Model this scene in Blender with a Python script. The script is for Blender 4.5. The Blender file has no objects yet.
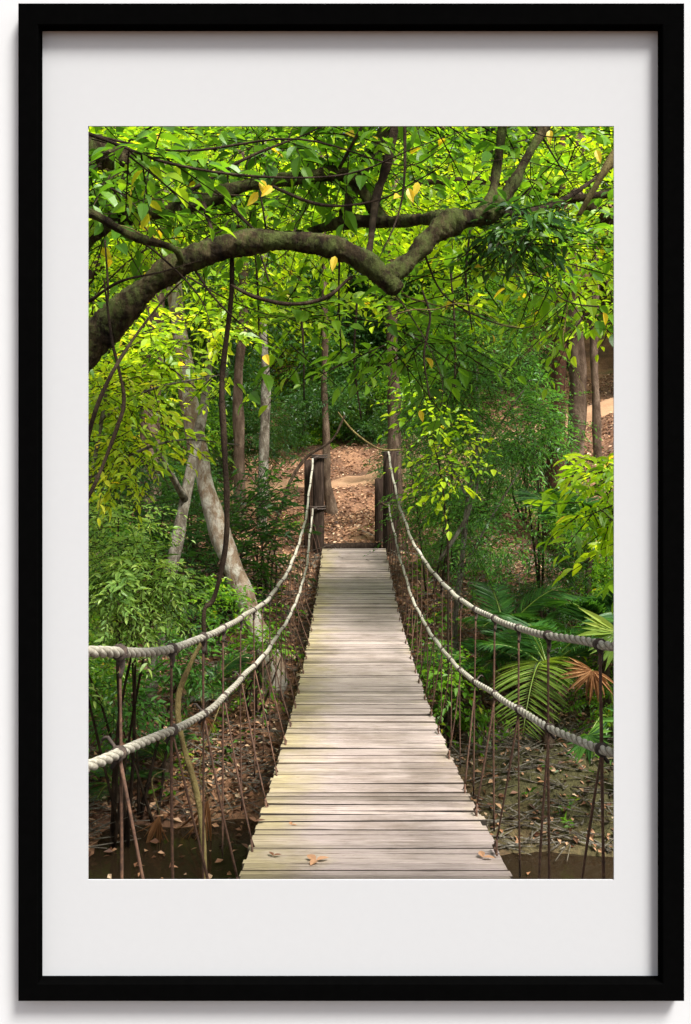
import bpy, math, random
import numpy as np
from mathutils import Vector, Matrix
R = math.radians
rng = np.random.default_rng(7)
random.seed(7)
C = bpy.context.scene.collection
SC = bpy.context.scene

# ------------------------------------------------------------------ camera, sky, lamps, exposure
F = 900.0            # focal length in pixels
EYE = 4.0            # eye height above the zero level
CX, CY = 345.5, 450.0
cam_d = bpy.data.cameras.new('camera'); cam = bpy.data.objects.new('camera', cam_d); C.objects.link(cam)
cam.location = (0, 0, EYE); cam.rotation_euler = (R(90), 0, 0)
cam_d.sensor_fit = 'VERTICAL'; cam_d.sensor_height = 36; cam_d.lens = F/1024*36
cam_d.shift_y = -62/1024; cam_d.clip_start = .02; cam_d.clip_end = 500
SC.camera = cam

SUN_EL, SUN_AZ = 55, 140      # azimuth from +Y, clockwise
w = bpy.data.worlds.new("World"); SC.world = w; w.use_nodes = True
nt = w.node_tree; bg = nt.nodes['Background']
sky = nt.nodes.new('ShaderNodeTexSky'); sky.sky_type = 'NISHITA'; sky.sun_disc = False
sky.sun_elevation = R(SUN_EL); sky.sun_rotation = R(SUN_AZ)
sky.dust_density = 3; sky.air_density = 1.0; sky.ozone_density = .6
hs = nt.nodes.new('ShaderNodeHueSaturation'); hs.inputs['Saturation'].default_value = .3   # thin overcast: a greyer sky
nt.links.new(sky.outputs[0], hs.inputs['Color']); nt.links.new(hs.outputs[0], bg.inputs[0]); bg.inputs[1].default_value = .085

sl = bpy.data.lights.new('sun', 'SUN'); sl.energy = 2.8; sl.angle = R(18); sl.color = (1, .965, .91)
so = bpy.data.objects.new('sun', sl); C.objects.link(so)
dv = Vector((math.sin(R(SUN_AZ))*math.cos(R(SUN_EL)), math.cos(R(SUN_AZ))*math.cos(R(SUN_EL)), math.sin(R(SUN_EL))))
so.rotation_euler = (-dv).to_track_quat('-Z', 'Y').to_euler()

SC.view_settings.view_transform = 'Standard'; SC.view_settings.look = 'None'
SC.view_settings.exposure = 1.78; SC.view_settings.gamma = 1
SC.render.engine = 'CYCLES'
SC.cycles.max_bounces = 8; SC.cycles.transparent_max_bounces = 4
SC.cycles.diffuse_bounces = 5; SC.cycles.transmission_bounces = 5

# ------------------------------------------------------------------ helpers
def P(px, py, d):
    return np.array([(px-CX)/F*d, d, EYE-(py-CY)/F*d])

def tag(o, label=None, cat=None, group=None, kind=None):
    if label: o['label'] = label
    if cat: o['category'] = cat
    if group: o['group'] = group
    if kind: o['kind'] = kind
    return o

def thing(name, loc, label, cat, group=None):
    o = bpy.data.objects.new(name, None); C.objects.link(o); o.location = tuple(loc)
    o.empty_display_size = .2
    return tag(o, label, cat, group)

def link(name, me, parent=None):
    o = bpy.data.objects.new(name, me); C.objects.link(o)
    if parent is not None:
        o.parent = parent
    return o

def np_mesh(name, V, T, mat, tint=None, smooth=False):
    """triangles / quads array mesh; tint = per-face float"""
    V = np.asarray(V, dtype=np.float32); T = np.asarray(T, dtype=np.int32)
    me = bpy.data.meshes.new(name)
    nv, nf, k = len(V), len(T), T.shape[1]
    me.vertices.add(nv); me.vertices.foreach_set('co', V.ravel())
    me.loops.add(nf*k); me.loops.foreach_set('vertex_index', T.ravel())
    me.polygons.add(nf); me.polygons.foreach_set('loop_start', np.arange(nf, dtype=np.int32)*k)
    me.polygons.foreach_set('use_smooth', np.full(nf, bool(smooth)))
    if tint is not None:
        a = me.attributes.new('tint', 'FLOAT', 'FACE'); a.data.foreach_set('value', np.asarray(tint, dtype=np.float32))
    me.update(calc_edges=True); me.materials.append(mat)
    return me

class MB:
    """collects pieces made of quads; built as one mesh"""
    def __init__(s): s.V = []; s.Q = []; s.t = []; s.n = 0
    def add(s, V, Q, t=0.5):
        V = np.asarray(V, float); Q = np.asarray(Q, int)
        s.V.append(V); s.Q.append(Q+s.n); s.t.append(np.full(len(Q), t)); s.n += len(V)
    def tube(s, pts, rad, n=8, sub=4, rough=0, t=.5, caps=True):
        pts = np.asarray(pts, float); rad = np.asarray(rad, float)*np.ones(len(pts))
        if sub > 1: pts, rad = smooth_path(pts, rad, sub)
        if rough > .1:
            u = np.arange(len(pts))/max(sub, 1); a, b_, c_ = rng.random(3)*6.28
            rad = rad*(1+rough*.45*np.sin(u*2.9+a)+rough*.4*np.sin(u*5.3+b_)+rough*.3*np.sin(u*8.9+c_))
        V = ring_path(pts, rad, n, rough)
        m = len(pts); Q = []
        for i in range(m-1):
            for j in range(n):
                a = i*n+j; b = i*n+(j+1) % n
                Q.append((a, b, b+n, a+n))
        if caps:
            V = np.vstack([V, pts[0], pts[-1]])
            c0, c1 = m*n, m*n+1
            for j in range(0, n, 2):
                Q.append((c0, (j+2) % n, j+1, j)); Q.append((c1, (m-1)*n+j, (m-1)*n+j+1, (m-1)*n+(j+2) % n))
        s.add(V, Q, t)
        return s
    def box(s, c, h, rot=None, t=.5, bev=0, edge=None):
        c = np.asarray(c, float); hx, hy, hz = h
        if bev:
            V = []
            for z in (-1, 1):
                zz = z*hz
                for (i, j) in ((-1, -1), (1, -1), (1, 1), (-1, 1)):
                    V.append((i*(hx-bev), j*(hy-bev), zz))
                for (i, j) in ((-1, -1), (1, -1), (1, 1), (-1, 1)):
                    V.append((i*hx, j*hy, zz-z*bev))
            Q = [(3, 2, 1, 0), (8, 9, 10, 11)]
            for k in range(4):
                l = (k+1) % 4
                Q += [(k, l, 4+l, 4+k), (4+k, 4+l, 12+l, 12+k), (12+k, 12+l, 8+l, 8+k)]
            V = np.array(V)
        else:
            V = np.array([(i*hx, j*hy, k*hz) for k in (-1, 1) for (i, j) in ((-1, -1), (1, -1), (1, 1), (-1, 1))])
            Q = [(3, 2, 1, 0), (4, 5, 6, 7)]+[(k, (k+1) % 4, 4+(k+1) % 4, 4+k) for k in range(4)]
        if rot is not None: V = V @ np.array(rot).T
        s.add(V+c, Q, t)
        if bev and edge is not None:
            tt = s.t[-1]; tt[:] = t; tt[2:][::1] = edge; tt[4::3] = t*.8+edge*.2  # side faces tinted darker: shade of the plank gaps put into the colour
        return s
    def mesh(s, name, mat, origin=(0, 0, 0), smooth=True):
        V = np.vstack(s.V)-np.array(origin, float)
        return np_mesh(name, V, np.vstack(s.Q), mat, np.concatenate(s.t), smooth)
    def build(s, name, mat, parent=None, smooth=True):
        org = Vector((0, 0, 0)); q = parent
        while q is not None: org = org+q.location; q = q.parent
        return link(name, s.mesh(name, mat, org, smooth), parent)

def smooth_path(p, r, sub):
    n = len(p); P0 = np.vstack([2*p[0]-p[1], p, 2*p[-1]-p[-2]])
    out = []; ro = []
    for i in range(n-1):
        a, b, c, d = P0[i], P0[i+1], P0[i+2], P0[i+3]
        for k in range(sub):
            t = k/sub
            out.append(.5*((2*b)+(-a+c)*t+(2*a-5*b+4*c-d)*t*t+(-a+3*b-3*c+d)*t**3)); ro.append(r[i]*(1-t)+r[i+1]*t)
    out.append(p[-1]); ro.append(r[-1])
    return np.array(out), np.array(ro)

def ring_path(pts, rad, n, rough=0, lobes=None):
    m = len(pts)
    T = np.gradient(pts, axis=0); T /= np.linalg.norm(T, axis=1)[:, None]+1e-9
    up = np.array([0, 0, 1.]) if abs(T[0][2]) < .9 else np.array([1., 0, 0])
    N = np.cross(T[0], up); N /= np.linalg.norm(N)
    th = np.arange(n)/n*2*np.pi; V = []
    for i in range(m):
        N = N-T[i]*np.dot(N, T[i]); N /= np.linalg.norm(N); B = np.cross(T[i], N)
        r = rad[i]*np.ones(n)
        if rough: r = r*(1+rough*(rng.random(n)-.5))
        V.append(pts[i]+np.outer(np.cos(th)*r, N)+np.outer(np.sin(th)*r, B))
    return np.vstack(V)

# ------------------------------------------------------------------ materials
def mat(name):
    m = bpy.data.materials.new(name); m.use_nodes = True
    nt = m.node_tree; b = nt.nodes['Principled BSDF']
    return m, nt, b
def N(nt, t, **k):
    n = nt.nodes.new(t)
    for a, v in k.items(): setattr(n, a, v)
    return n
def ramp(nt, src, stops):
    r = N(nt, 'ShaderNodeValToRGB'); e = r.color_ramp.elements
    while len(e) > 1: e.remove(e[-1])
    e[0].position = stops[0][0]; e[0].color = (*stops[0][1], 1)
    for p, c in stops[1:]:
        q = e.new(p); q.color = (*c, 1)
    nt.links.new(src, r.inputs[0]); return r
def noise(nt, scale, detail=4, vec=None, rough=.55, stretch=None):
    tc = N(nt, 'ShaderNodeTexCoord'); n = N(nt, 'ShaderNodeTexNoise')
    n.inputs['Scale'].default_value = scale; n.inputs['Detail'].default_value = detail; n.inputs['Roughness'].default_value = rough
    if stretch:
        mp = N(nt, 'ShaderNodeMapping'); mp.inputs['Scale'].default_value = stretch
        nt.links.new(tc.outputs['Object'], mp.inputs[0]); nt.links.new(mp.outputs[0], n.inputs[0])
    else: nt.links.new(tc.outputs['Object'], n.inputs[0])
    return n
def mixc(nt, fac, a, b, typ='MIX'):
    m = N(nt, 'ShaderNodeMix'); m.data_type = 'RGBA'; m.blend_type = typ
    for i, v in ((0, fac), (6, a), (7, b)):
        if hasattr(v, 'is_output'): nt.links.new(v, m.inputs[i])
        else: m.inputs[i].default_value = v if i == 0 else (*v, 1)
    return m.outputs[2]
def bump(nt, b, h, s, d=.01):
    n = N(nt, 'ShaderNodeBump'); n.inputs['Strength'].default_value = s; n.inputs['Distance'].default_value = d
    nt.links.new(h, n.inputs['Height']); nt.links.new(n.outputs[0], b.inputs['Normal'])

def leaf_mat(name, stops, trans=.5, gloss=.38, tscale=(2.2, 2.0, .8)):
    m, nt, b = mat(name)
    a = N(nt, 'ShaderNodeAttribute', attribute_name='tint')
    r = ramp(nt, a.outputs['Fac'], stops)
    nt.links.new(r.outputs[0], b.inputs['Base Color']); b.inputs['Roughness'].default_value = gloss
    b.inputs['Specular IOR Level'].default_value = .35
    tr = N(nt, 'ShaderNodeBsdfTranslucent')
    tc = mixc(nt, 1.0, r.outputs[0], tscale, 'MULTIPLY'); nt.links.new(tc, tr.inputs[0])
    mx = N(nt, 'ShaderNodeMixShader'); mx.inputs[0].default_value = trans
    nt.links.new(b.outputs[0], mx.inputs[1]); nt.links.new(tr.outputs[0], mx.inputs[2])
    nt.links.new(mx.outputs[0], nt.nodes['Material Output'].inputs['Surface'])
    return m

M = {}
M['leaf_mid'] = leaf_mat('leaf_mid', [(0, (.030, .080, .010)), (.40, (.070, .18, .014)), (.75, (.14, .29, .018)), (.95, (.26, .37, .02)), (1, (.5, .38, .03))])
M['leaf_bright'] = leaf_mat('leaf_bright', [(0, (.06, .14, .010)), (.35, (.18, .33, .014)), (.8, (.36, .49, .02)), (.97, (.32, .38, .02)), (1, (.55, .40, .03))], .55)
M['leaf_yellow'] = leaf_mat('leaf_yellow', [(0, (.06, .14, .012)), (.35, (.18, .31, .018)), (.7, (.34, .45, .025)), (.93, (.52, .55, .04)), (1, (.6, .45, .04))], .55)
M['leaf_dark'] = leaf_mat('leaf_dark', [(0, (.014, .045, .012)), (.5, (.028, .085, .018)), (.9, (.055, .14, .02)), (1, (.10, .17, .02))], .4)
M['leaf_fine'] = leaf_mat('leaf_fine', [(0, (.03, .09, .022)), (.5, (.065, .19, .035)), (.9, (.13, .30, .045)), (1, (.2, .36, .05))], .4)
M['leaf_pale'] = leaf_mat('leaf_pale', [(0, (.05, .12, .03)), (.4, (.18, .33, .07)), (.8, (.38, .55, .15)), (1, (.5, .58, .18))], .4)
M['palm'] = leaf_mat('palm', [(0, (.018, .06, .014)), (.5, (.04, .12, .018)), (1, (.10, .21, .03))], .35)
M['palm_yellow'] = leaf_mat('palm_yellow', [(0, (.07, .13, .02)), (.5, (.15, .22, .035)), (1, (.28, .32, .06))], .35)
M['palm_dead'] = leaf_mat('palm_dead', [(0, (.16, .075, .03)), (.5, (.32, .16, .07)), (1, (.5, .28, .13))], .3, tscale=(1.2, 1, .8))
M['litter'] = leaf_mat('litter', [(0, (.045, .022, .012)), (.3, (.15, .065, .032)), (.6, (.32, .16, .08)), (.88, (.50, .30, .17)), (1, (.62, .48, .32))], .1, .6, (1, 1, 1))

def bark(name, c0, c1, c2, moss=0., sc=9, patch=None, mossc=(.09, .12, .02)):
    m, nt, b = mat(name)
    n = noise(nt, sc, 6, stretch=(1, 1, .35)); r = ramp(nt, n.outputs[0], [(.3, c0), (.5, c1), (.7, c2)])
    col = r.outputs[0]
    if patch:
        n3 = noise(nt, 9, 7, rough=.78, stretch=(1, 1, .55)); rr = ramp(nt, n3.outputs[0], [(.46, (0, 0, 0)), (.60, (1, 1, 1))])
        col = mixc(nt, rr.outputs[0], col, patch)
    if moss:
        g = N(nt, 'ShaderNodeNewGeometry'); s = N(nt, 'ShaderNodeSeparateXYZ'); nt.links.new(g.outputs['Normal'], s.inputs[0])
        n2 = noise(nt, 6, 5, rough=.7); ma = N(nt, 'ShaderNodeMath', operation='MULTIPLY_ADD')
        nt.links.new(n2.outputs[0], ma.inputs[0]); ma.inputs[1].default_value = 2.4; nt.links.new(s.outputs[2], ma.inputs[2])
        rr = ramp(nt, ma.outputs[0], [(1.35-moss, (0, 0, 0)), (1.75-moss, (1, 1, 1))])
        n4 = noise(nt, 60, 3); mc = ramp(nt, n4.outputs[0], [(.3, tuple(v*.45 for v in mossc)), (.7, mossc)])
        col = mixc(nt, rr.outputs[0], col, mc.outputs[0])
    nt.links.new(col, b.inputs['Base Color']); b.inputs['Roughness'].default_value = .95; b.inputs['Specular IOR Level'].default_value = .12
    nb = noise(nt, sc*2.2, 8, stretch=(1, 1, .5), rough=.75); bump(nt, b, nb.outputs[0], 1, .05)
    return m
M['bark_mossy'] = bark('bark_mossy', (.008, .005, .003), (.035, .024, .012), (.12, .095, .045), .33, 17, (.085, .105, .028), (.075, .09, .015))
M['bark_dark'] = bark('bark_dark', (.016, .010, .007), (.04, .026, .016), (.085, .06, .038), 0, 14)
M['bark_brown'] = bark('bark_brown', (.04, .024, .015), (.09, .06, .04), (.18, .13, .09), 0, 9)
M['bark_red'] = bark('bark_red', (.035, .016, .010), (.08, .038, .022), (.14, .075, .045), 0, 9)
M['bark_pale'] = bark('bark_pale', (.11, .07, .04), (.21, .145, .095), (.30, .235, .17), .05, 9, (.40, .37, .31))
M['bark_grey'] = bark('bark_grey', (.045, .035, .025), (.11, .09, .065), (.20, .17, .13), .1, 10, (.27, .25, .20))
M['bark_branch'] = bark('bark_branch', (.06, .04, .015), (.17, .13, .05), (.28, .23, .09), .3, 10)

# wooden planks
m, nt, b = mat('plank_wood'); M['plank'] = m
tc = N(nt, 'ShaderNodeTexCoord'); sep = N(nt, 'ShaderNodeSeparateXYZ'); nt.links.new(tc.outputs['Object'], sep.inputs[0])
at = N(nt, 'ShaderNodeAttribute', attribute_name='tint')
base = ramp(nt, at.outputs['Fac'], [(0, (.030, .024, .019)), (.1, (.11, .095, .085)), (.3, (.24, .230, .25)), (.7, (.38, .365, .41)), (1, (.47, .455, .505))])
gr = noise(nt, 3.2, 7, stretch=(1.6, 60, 50), rough=.75); g2 = ramp(nt, gr.outputs[0], [(.34, (.30, .25, .21)), (.44, (.76, .73, .70)), (.62, (1.15, 1.13, 1.12))])
col = mixc(nt, 1.0, base.outputs[0], g2.outputs[0], 'MULTIPLY')
# yellow algae / bare wood tone towards the plank ends, grey and walked pale in the middle
mx = N(nt, 'ShaderNodeMath', operation='SUBTRACT'); nt.links.new(sep.outputs[0], mx.inputs[0]); mx.inputs[1].default_value = .13
ab = N(nt, 'ShaderNodeMath', operation='ABSOLUTE'); nt.links.new(mx.outputs[0], ab.inputs[0])
nn = noise(nt, 2.6, 5, rough=.65); ad = N(nt, 'ShaderNodeMath', operation='MULTIPLY_ADD'); nt.links.new(nn.outputs[0], ad.inputs[0]); ad.inputs[1].default_value = .75; nt.links.new(ab.outputs[0], ad.inputs[2])
er = ramp(nt, ad.outputs[0], [(.70, (0, 0, 0)), (1.05, (1, 1, 1))])
yl = mixc(nt, 1.0, col, (.92, .85, .58), 'MULTIPLY')
gy = mixc(nt, 1.0, col, (1.08, .99, 1.07), 'MULTIPLY')
col = mixc(nt, er.outputs[0], gy, yl)
# boards nearest the viewer are greener and less worn
yr = ramp(nt, sep.outputs[1], [(0, (1, 1, 1)), (1, (0, 0, 0))]); 
mr = N(nt, 'ShaderNodeMapRange'); nt.links.new(sep.outputs[1], mr.inputs[0]); mr.inputs[1].default_value = 3.2; mr.inputs[2].default_value = 5.2; mr.inputs[3].default_value = 1.0; mr.inputs[4].default_value = 0
yl2 = mixc(nt, 1.0, col, (.92, .88, .66), 'MULTIPLY')
col = mixc(nt, mr.outputs[0], col, yl2)
ck = noise(nt, 5, 6, rough=.6, stretch=(.55, 34, 1)); cr = ramp(nt, ck.outputs[0], [(.36, (.30, .26, .23)), (.40, (1, 1, 1))])
col = mixc(nt, 1.0, col, cr.outputs[0], 'MULTIPLY')
st = noise(nt, 1.7, 6, rough=.7); s2 = ramp(nt, st.outputs[0], [(.34, (.66, .63, .60)), (.5, (.97, .96, .98)), (.7, (1.12, 1.11, 1.15))])
col = mixc(nt, 1.0, col, s2.outputs[0], 'MULTIPLY')
sp = noise(nt, 9, 5, rough=.8, stretch=(1, 3, 1)); sr = ramp(nt, sp.outputs[0], [(.62, (1, 1, 1)), (.72, (.55, .48, .4))])
col = mixc(nt, 1.0, col, sr.outputs[0], 'MULTIPLY')
nt.links.new(col, b.inputs['Base Color']); b.inputs['Roughness'].default_value = .62
bump(nt, b, gr.outputs[0], .7, .006)

# old dark post wood
m, nt, b = mat('post_wood'); M['post'] = m
n = noise(nt, 7, 7, stretch=(5, 5, .5), rough=.7); r = ramp(nt, n.outputs[0], [(.3, (.010, .006, .004)), (.5, (.028, .018, .013)), (.72, (.075, .052, .038))])
nt.links.new(r.outputs[0], b.inputs['Base Color']); b.inputs['Roughness'].default_value = .95; b.inputs['Specular IOR Level'].default_value = .1; bump(nt, b, n.outputs[0], 1, .02)

def rope_mat(name, c0, c1, c2, sc=30):
    m, nt, b = mat(name); n = noise(nt, sc, 5, rough=.7); n2 = noise(nt, 2.2, 3)
    r = ramp(nt, n.outputs[0], [(.3, c0), (.55, c1), (.75, c2)]); r2 = ramp(nt, n2.outputs[0], [(.35, (.72, .70, .66)), (.65, (1.1, 1.1, 1.1))])
    nt.links.new(mixc(nt, 1.0, r.outputs[0], r2.outputs[0], 'MULTIPLY'), b.inputs['Base Color'])
    b.inputs['Roughness'].default_value = .85; bump(nt, b, n.outputs[0], .6, .004)
    return m
M['rope'] = rope_mat('rope', (.16, .145, .11), (.38, .36, .295), (.56, .54, .47), 75)
_n = M['rope'].node_tree; _b = _n.nodes['Principled BSDF']; _l = _b.inputs['Base Color'].links[0].from_socket
_a = N(_n, 'ShaderNodeAttribute', attribute_name='tint'); _r = ramp(_n, _a.outputs['Fac'], [(.05, (.22, .19, .15)), (.5, (.9, .9, .88)), (1, (1.05, 1.05, 1.05))])  # low tint darkens the strand grooves: groove shade painted into the rope colour
_n.links.new(mixc(_n, 1.0, _l, _r.outputs[0], 'MULTIPLY'), _b.inputs['Base Color'])
M['rust'] = rope_mat('rusty_wire', (.035, .017, .010), (.10, .048, .026), (.20, .105, .06), 70)
M['knot'] = rope_mat('dark_binding', (.02, .015, .011), (.05, .034, .025), (.11, .075, .055), 90)

# soil
m, nt, b = mat('forest_soil'); M['soil'] = m
n = noise(nt, .8, 6, rough=.65); n2 = noise(nt, 22, 5, rough=.7)
r = ramp(nt, n.outputs[0], [(.3, (.055, .030, .016)), (.48, (.16, .08, .042)), (.60, (.28, .15, .08)), (.75, (.11, .11, .04))])
r2 = ramp(nt, n2.outputs[0], [(.3, (.45, .42, .4)), (.6, (1.15, 1.1, 1.05))])
tc = N(nt, 'ShaderNodeTexCoord'); vd = N(nt, 'ShaderNodeVectorMath', operation='DISTANCE'); nt.links.new(tc.outputs['Object'], vd.inputs[0]); vd.inputs[1].default_value = (2.3, 8.9, .9)
n5 = noise(nt, 2.5, 6, rough=.7); ma = N(nt, 'ShaderNodeMath', operation='MULTIPLY_ADD'); nt.links.new(n5.outputs[0], ma.inputs[0]); ma.inputs[1].default_value = 1.8; nt.links.new(vd.outputs['Value'], ma.inputs[2])
mk = ramp(nt, ma.outputs[0], [(0, (1, 1, 1)), (1, (0, 0, 0))]); mrg = N(nt, 'ShaderNodeMapRange'); nt.links.new(ma.outputs[0], mrg.inputs[0]); mrg.inputs[1].default_value = 1.7; mrg.inputs[2].default_value = 2.9; mrg.inputs[3].default_value = 1; mrg.inputs[4].default_value = 0
cs = mixc(nt, mrg.outputs[0], r.outputs[0], (.085, .080, .028))
nt.links.new(mixc(nt, 1.0, cs, r2.outputs[0], 'MULTIPLY'), b.inputs['Base Color']); b.inputs['Roughness'].default_value = .95
bump(nt, b, n2.outputs[0], 1, .05)
m, nt, b = mat('path_earth'); M['path'] = m
n = noise(nt, 1.6, 6, rough=.65); n2 = noise(nt, 30, 5, rough=.7)
r = ramp(nt, n.outputs[0], [(.3, (.22, .12, .06)), (.55, (.36, .21, .115)), (.75, (.46, .29, .17))]); r2 = ramp(nt, n2.outputs[0], [(.3, (.75, .72, .7)), (.6, (1.05, 1.05, 1.05))])
nt.links.new(mixc(nt, 1.0, r.outputs[0], r2.outputs[0], 'MULTIPLY'), b.inputs['Base Color']); b.inputs['Roughness'].default_value = .95
bump(nt, b, n2.outputs[0], .6, .02)
m, nt, b = mat('river_water'); M['water'] = m
b.inputs['Base Color'].default_value = (.02, .013, .007, 1); b.inputs['Roughness'].default_value = .1; b.inputs['Specular IOR Level'].default_value = .35
n = noise(nt, 3.0, 4); bump(nt, b, n.outputs[0], .25, .03)

def plain(name, c, rough=.5, nz=0):
    m, nt, b = mat(name)
    n = noise(nt, 60, 4); r = ramp(nt, n.outputs[0], [(.3, tuple(v*(1-nz) for v in c)), (.7, c)])
    nt.links.new(r.outputs[0], b.inputs['Base Color']); b.inputs['Roughness'].default_value = rough
    return m
M['black'] = plain('black_frame_paint', (.0012, .0012, .0012), .7, .2); M['black'].node_tree.nodes['Principled BSDF'].inputs['Specular IOR Level'].default_value = .0
M['mat'] = plain('mat_board', (.335, .344, .355), .9, .015); M['mat'].node_tree.nodes['Principled BSDF'].inputs['Specular IOR Level'].default_value = .1
M['wall'] = plain('white_wall_paint', (.39, .40, .41), .9, .015)

# ------------------------------------------------------------------ the picture frame on its wall
D = 1.60
def rect_ring(mb, d0, d1, outer, inner, bev=0):
    """a rectangular ring; outer/inner = (x0,x1,z0,z1) metres, front at depth d0, back at d1"""
    def loop(r, d): return [(r[0], d, r[2]), (r[1], d, r[2]), (r[1], d, r[3]), (r[0], d, r[3])]
    o2 = (outer[0]+bev, outer[1]-bev, outer[2]+bev, outer[3]-bev); i2 = (inner[0]-bev, inner[1]+bev, inner[2]-bev, inner[3]+bev)
    L = [loop(inner, d1), loop(inner, d0+bev), loop(i2, d0), loop(o2, d0), loop(outer, d0+bev), loop(outer, d1)]
    if not bev: L = [loop(inner, d1), loop(inner, d0), loop(outer, d0), loop(outer, d1)]
    V = sum(L, []); Q = []
    n = len(L)
    for i in range(n):
        j = (i+1) % n
        for k in range(4):
            l = (k+1) % 4; Q.append((i*4+k, j*4+k, j*4+l, i*4+l))
    mb.add(V, Q)
def pr(x0, x1, y0, y1, d): # pixel rectangle -> metres at depth d
    a = P(x0, y1, d); c = P(x1, y0, d); return (a[0], c[0], a[2], c[2])
FD = .027
wall = MB(); rect_ring(wall, D+.0045, D+.05, (-7, 7, EYE-5.4, EYE+1.9), pr(64, 638, 80, 926, D+.0045))
tag(wall.build('white_wall', M['wall'], smooth=False), 'plain white wall behind and around the black picture frame', 'wall')
fr = thing('picture_frame', (0, D, EYE-1.0), 'flat black rectangular frame with wide white mat on the white wall', 'picture frame')
f1 = MB(); o = pr(18, 684.5, 3, 1001.5, D+.004-FD); i_ = pr(42.3, 658, 31, 976, D)
rect_ring(f1, D+.004-FD, D+.004, o, i_, .0015); f1.build('frame_moulding', M['black'], fr, smooth=False)
f2 = MB(); i3 = (i_[0]-.004, i_[1]+.004, i_[2]-.004, i_[3]+.004)
i3 = (i_[0]-.0, i_[1]+.0, i_[2]-.0, i_[3]+.0)
rect_ring(f2, D, D+.003, (i3[0]+.0004, i3[1]-.0004, i3[2]+.0004, i3[3]-.0004), pr(88, 614, 126, 880, D), 0)
f2.build('mat_board', M['mat'], fr, smooth=False)

# ------------------------------------------------------------------ terrain
DZ = np.array([-40, -6, -3, 2, 6, 7.4, 8.2, 9.0, 10.5, 12.5, 14.2, 15.0, 18, 22, 26, 35, 50, 80, 140])
ZZ = np.array([-1.8, -1.8, -3.2, -4.3, -4.3, -4.1, -3.62, -3.2, -2.75, -2.2, -1.80, -1.68, -1.30, -.55, .3, 3.0, 8.5, 20, 30])
_ph = rng.random((14, 4))*6.28
def wob(x, y, s=1.0):
    z = 0
    for k in range(14):
        f = .35*1.33**k; a = .16/(1.33**k)**.85
        z = z+a*np.sin(x*f*math.cos(_ph[k, 0])*1.9+y*f*math.sin(_ph[k, 0])*1.9+_ph[k, 1])*np.cos(y*f*1.3*math.cos(_ph[k, 2])+_ph[k, 3])
    return z*s
def sst(a, b, v): t = np.clip((v-a)/(b-a), 0, 1); return t*t*(3-2*t)
WATER = EYE-3.62
def ground(x, y):
    x = np.asarray(x, float); y = np.asarray(y, float)
    z = np.interp(y, DZ, ZZ)
    z = z+.27*np.maximum(0, x-1.2)*sst(13, 20, y)*np.clip(1-(x-10)/30, .3, 1)
    # side banks (outside the opening's cone near the viewer)
    lb = sst(1.9, 3.2, -x)*sst(-1, 1.5, y)*(1-sst(7.5, 9.5, y)); z = z*(1-lb)+lb*np.maximum(z, -2.9)
    rb = sst(2.6, 4.4, x)*sst(-1, 1.5, y)*(1-sst(7.5, 9.5, y)); z = z*(1-rb)+rb*np.maximum(z, -2.8)
    bm = np.exp(-((x-2.2)/1.1)**2-((y-8.9)/.55)**2)*.35       # mossy mound at the right bank
    z = z+bm+.3*np.exp(-((x-.35)/.5)**2-((y-17.6)/.8)**2)
    flat = np.exp(-((x-.1)/.9)**2-((y-14.9)/.9)**2)
    return EYE+z+wob(x, y)*(.95-.35*sst(8.6, 9.4, y)+.4*sst(9.5, 11, y))*(1-.85*flat)
xs = np.concatenate([np.linspace(-90, -14, 20)[:-1], np.linspace(-14, 14, 261), np.linspace(14, 90, 20)[1:]])
ys = np.concatenate([np.linspace(-40, 1.7, 22)[:-1], np.linspace(1.7, 34, 300), np.linspace(34, 140, 40)[1:]])
X, Y = np.meshgrid(xs, ys); Z = ground(X, Y)
nx, ny = len(xs), len(ys)
idx = np.arange(nx*ny).reshape(ny, nx)
Q = np.stack([idx[:-1, :-1], idx[:-1, 1:], idx[1:, 1:], idx[1:, :-1]], -1).reshape(-1, 4)
tag(link('ground', np_mesh('ground', np.stack([X, Y, Z], -1).reshape(-1, 3), Q, M['soil'], smooth=True)), kind='structure')
wm = MB(); wm.add([(-60, -3.5, WATER), (60, -3.5, WATER), (60, 10, WATER), (-60, 10, WATER)], [(0, 1, 2, 3)])
tag(wm.build('river_water', M['water']), kind='structure')
# dirt path
pc = np.array([(-3.6, 18.6), (-2.6, 19.4), (-1.6, 20.1), (-.7, 20.9), (.2, 21.8), (1.4, 22.4), (3.4, 22.3), (6.2, 22.0), (9, 22.2), (14, 23.5)])
pp, pw = smooth_path(np.c_[pc, np.zeros(len(pc))], np.array([.4, .5, .6, .75, .9, .9, .8, .9, .9, .9]), 8)
tg = np.gradient(pp, axis=0)[:, :2]; tg /= np.linalg.norm(tg, axis=1)[:, None]; nr = np.c_[-tg[:, 1], tg[:, 0]]
V = []; K = 9
for i in range(len(pp)):
    for k in range(K):
        u = (k/(K-1)-.5)*2; q = pp[i, :2]+nr[i]*pw[i]*u*(1+.12*math.sin(i*1.3+k))
        V.append((q[0], q[1], ground(q[0], q[1])+.075-.11*abs(u)**4))
idx = np.arange(len(V)).reshape(-1, K); Q = np.stack([idx[:-1, :-1], idx[:-1, 1:], idx[1:, 1:], idx[1:, :-1]], -1).reshape(-1, 4)
tag(link('dirt_path', np_mesh('dirt_path', V, Q, M['path'], smooth=True)), kind='structure')

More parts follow.
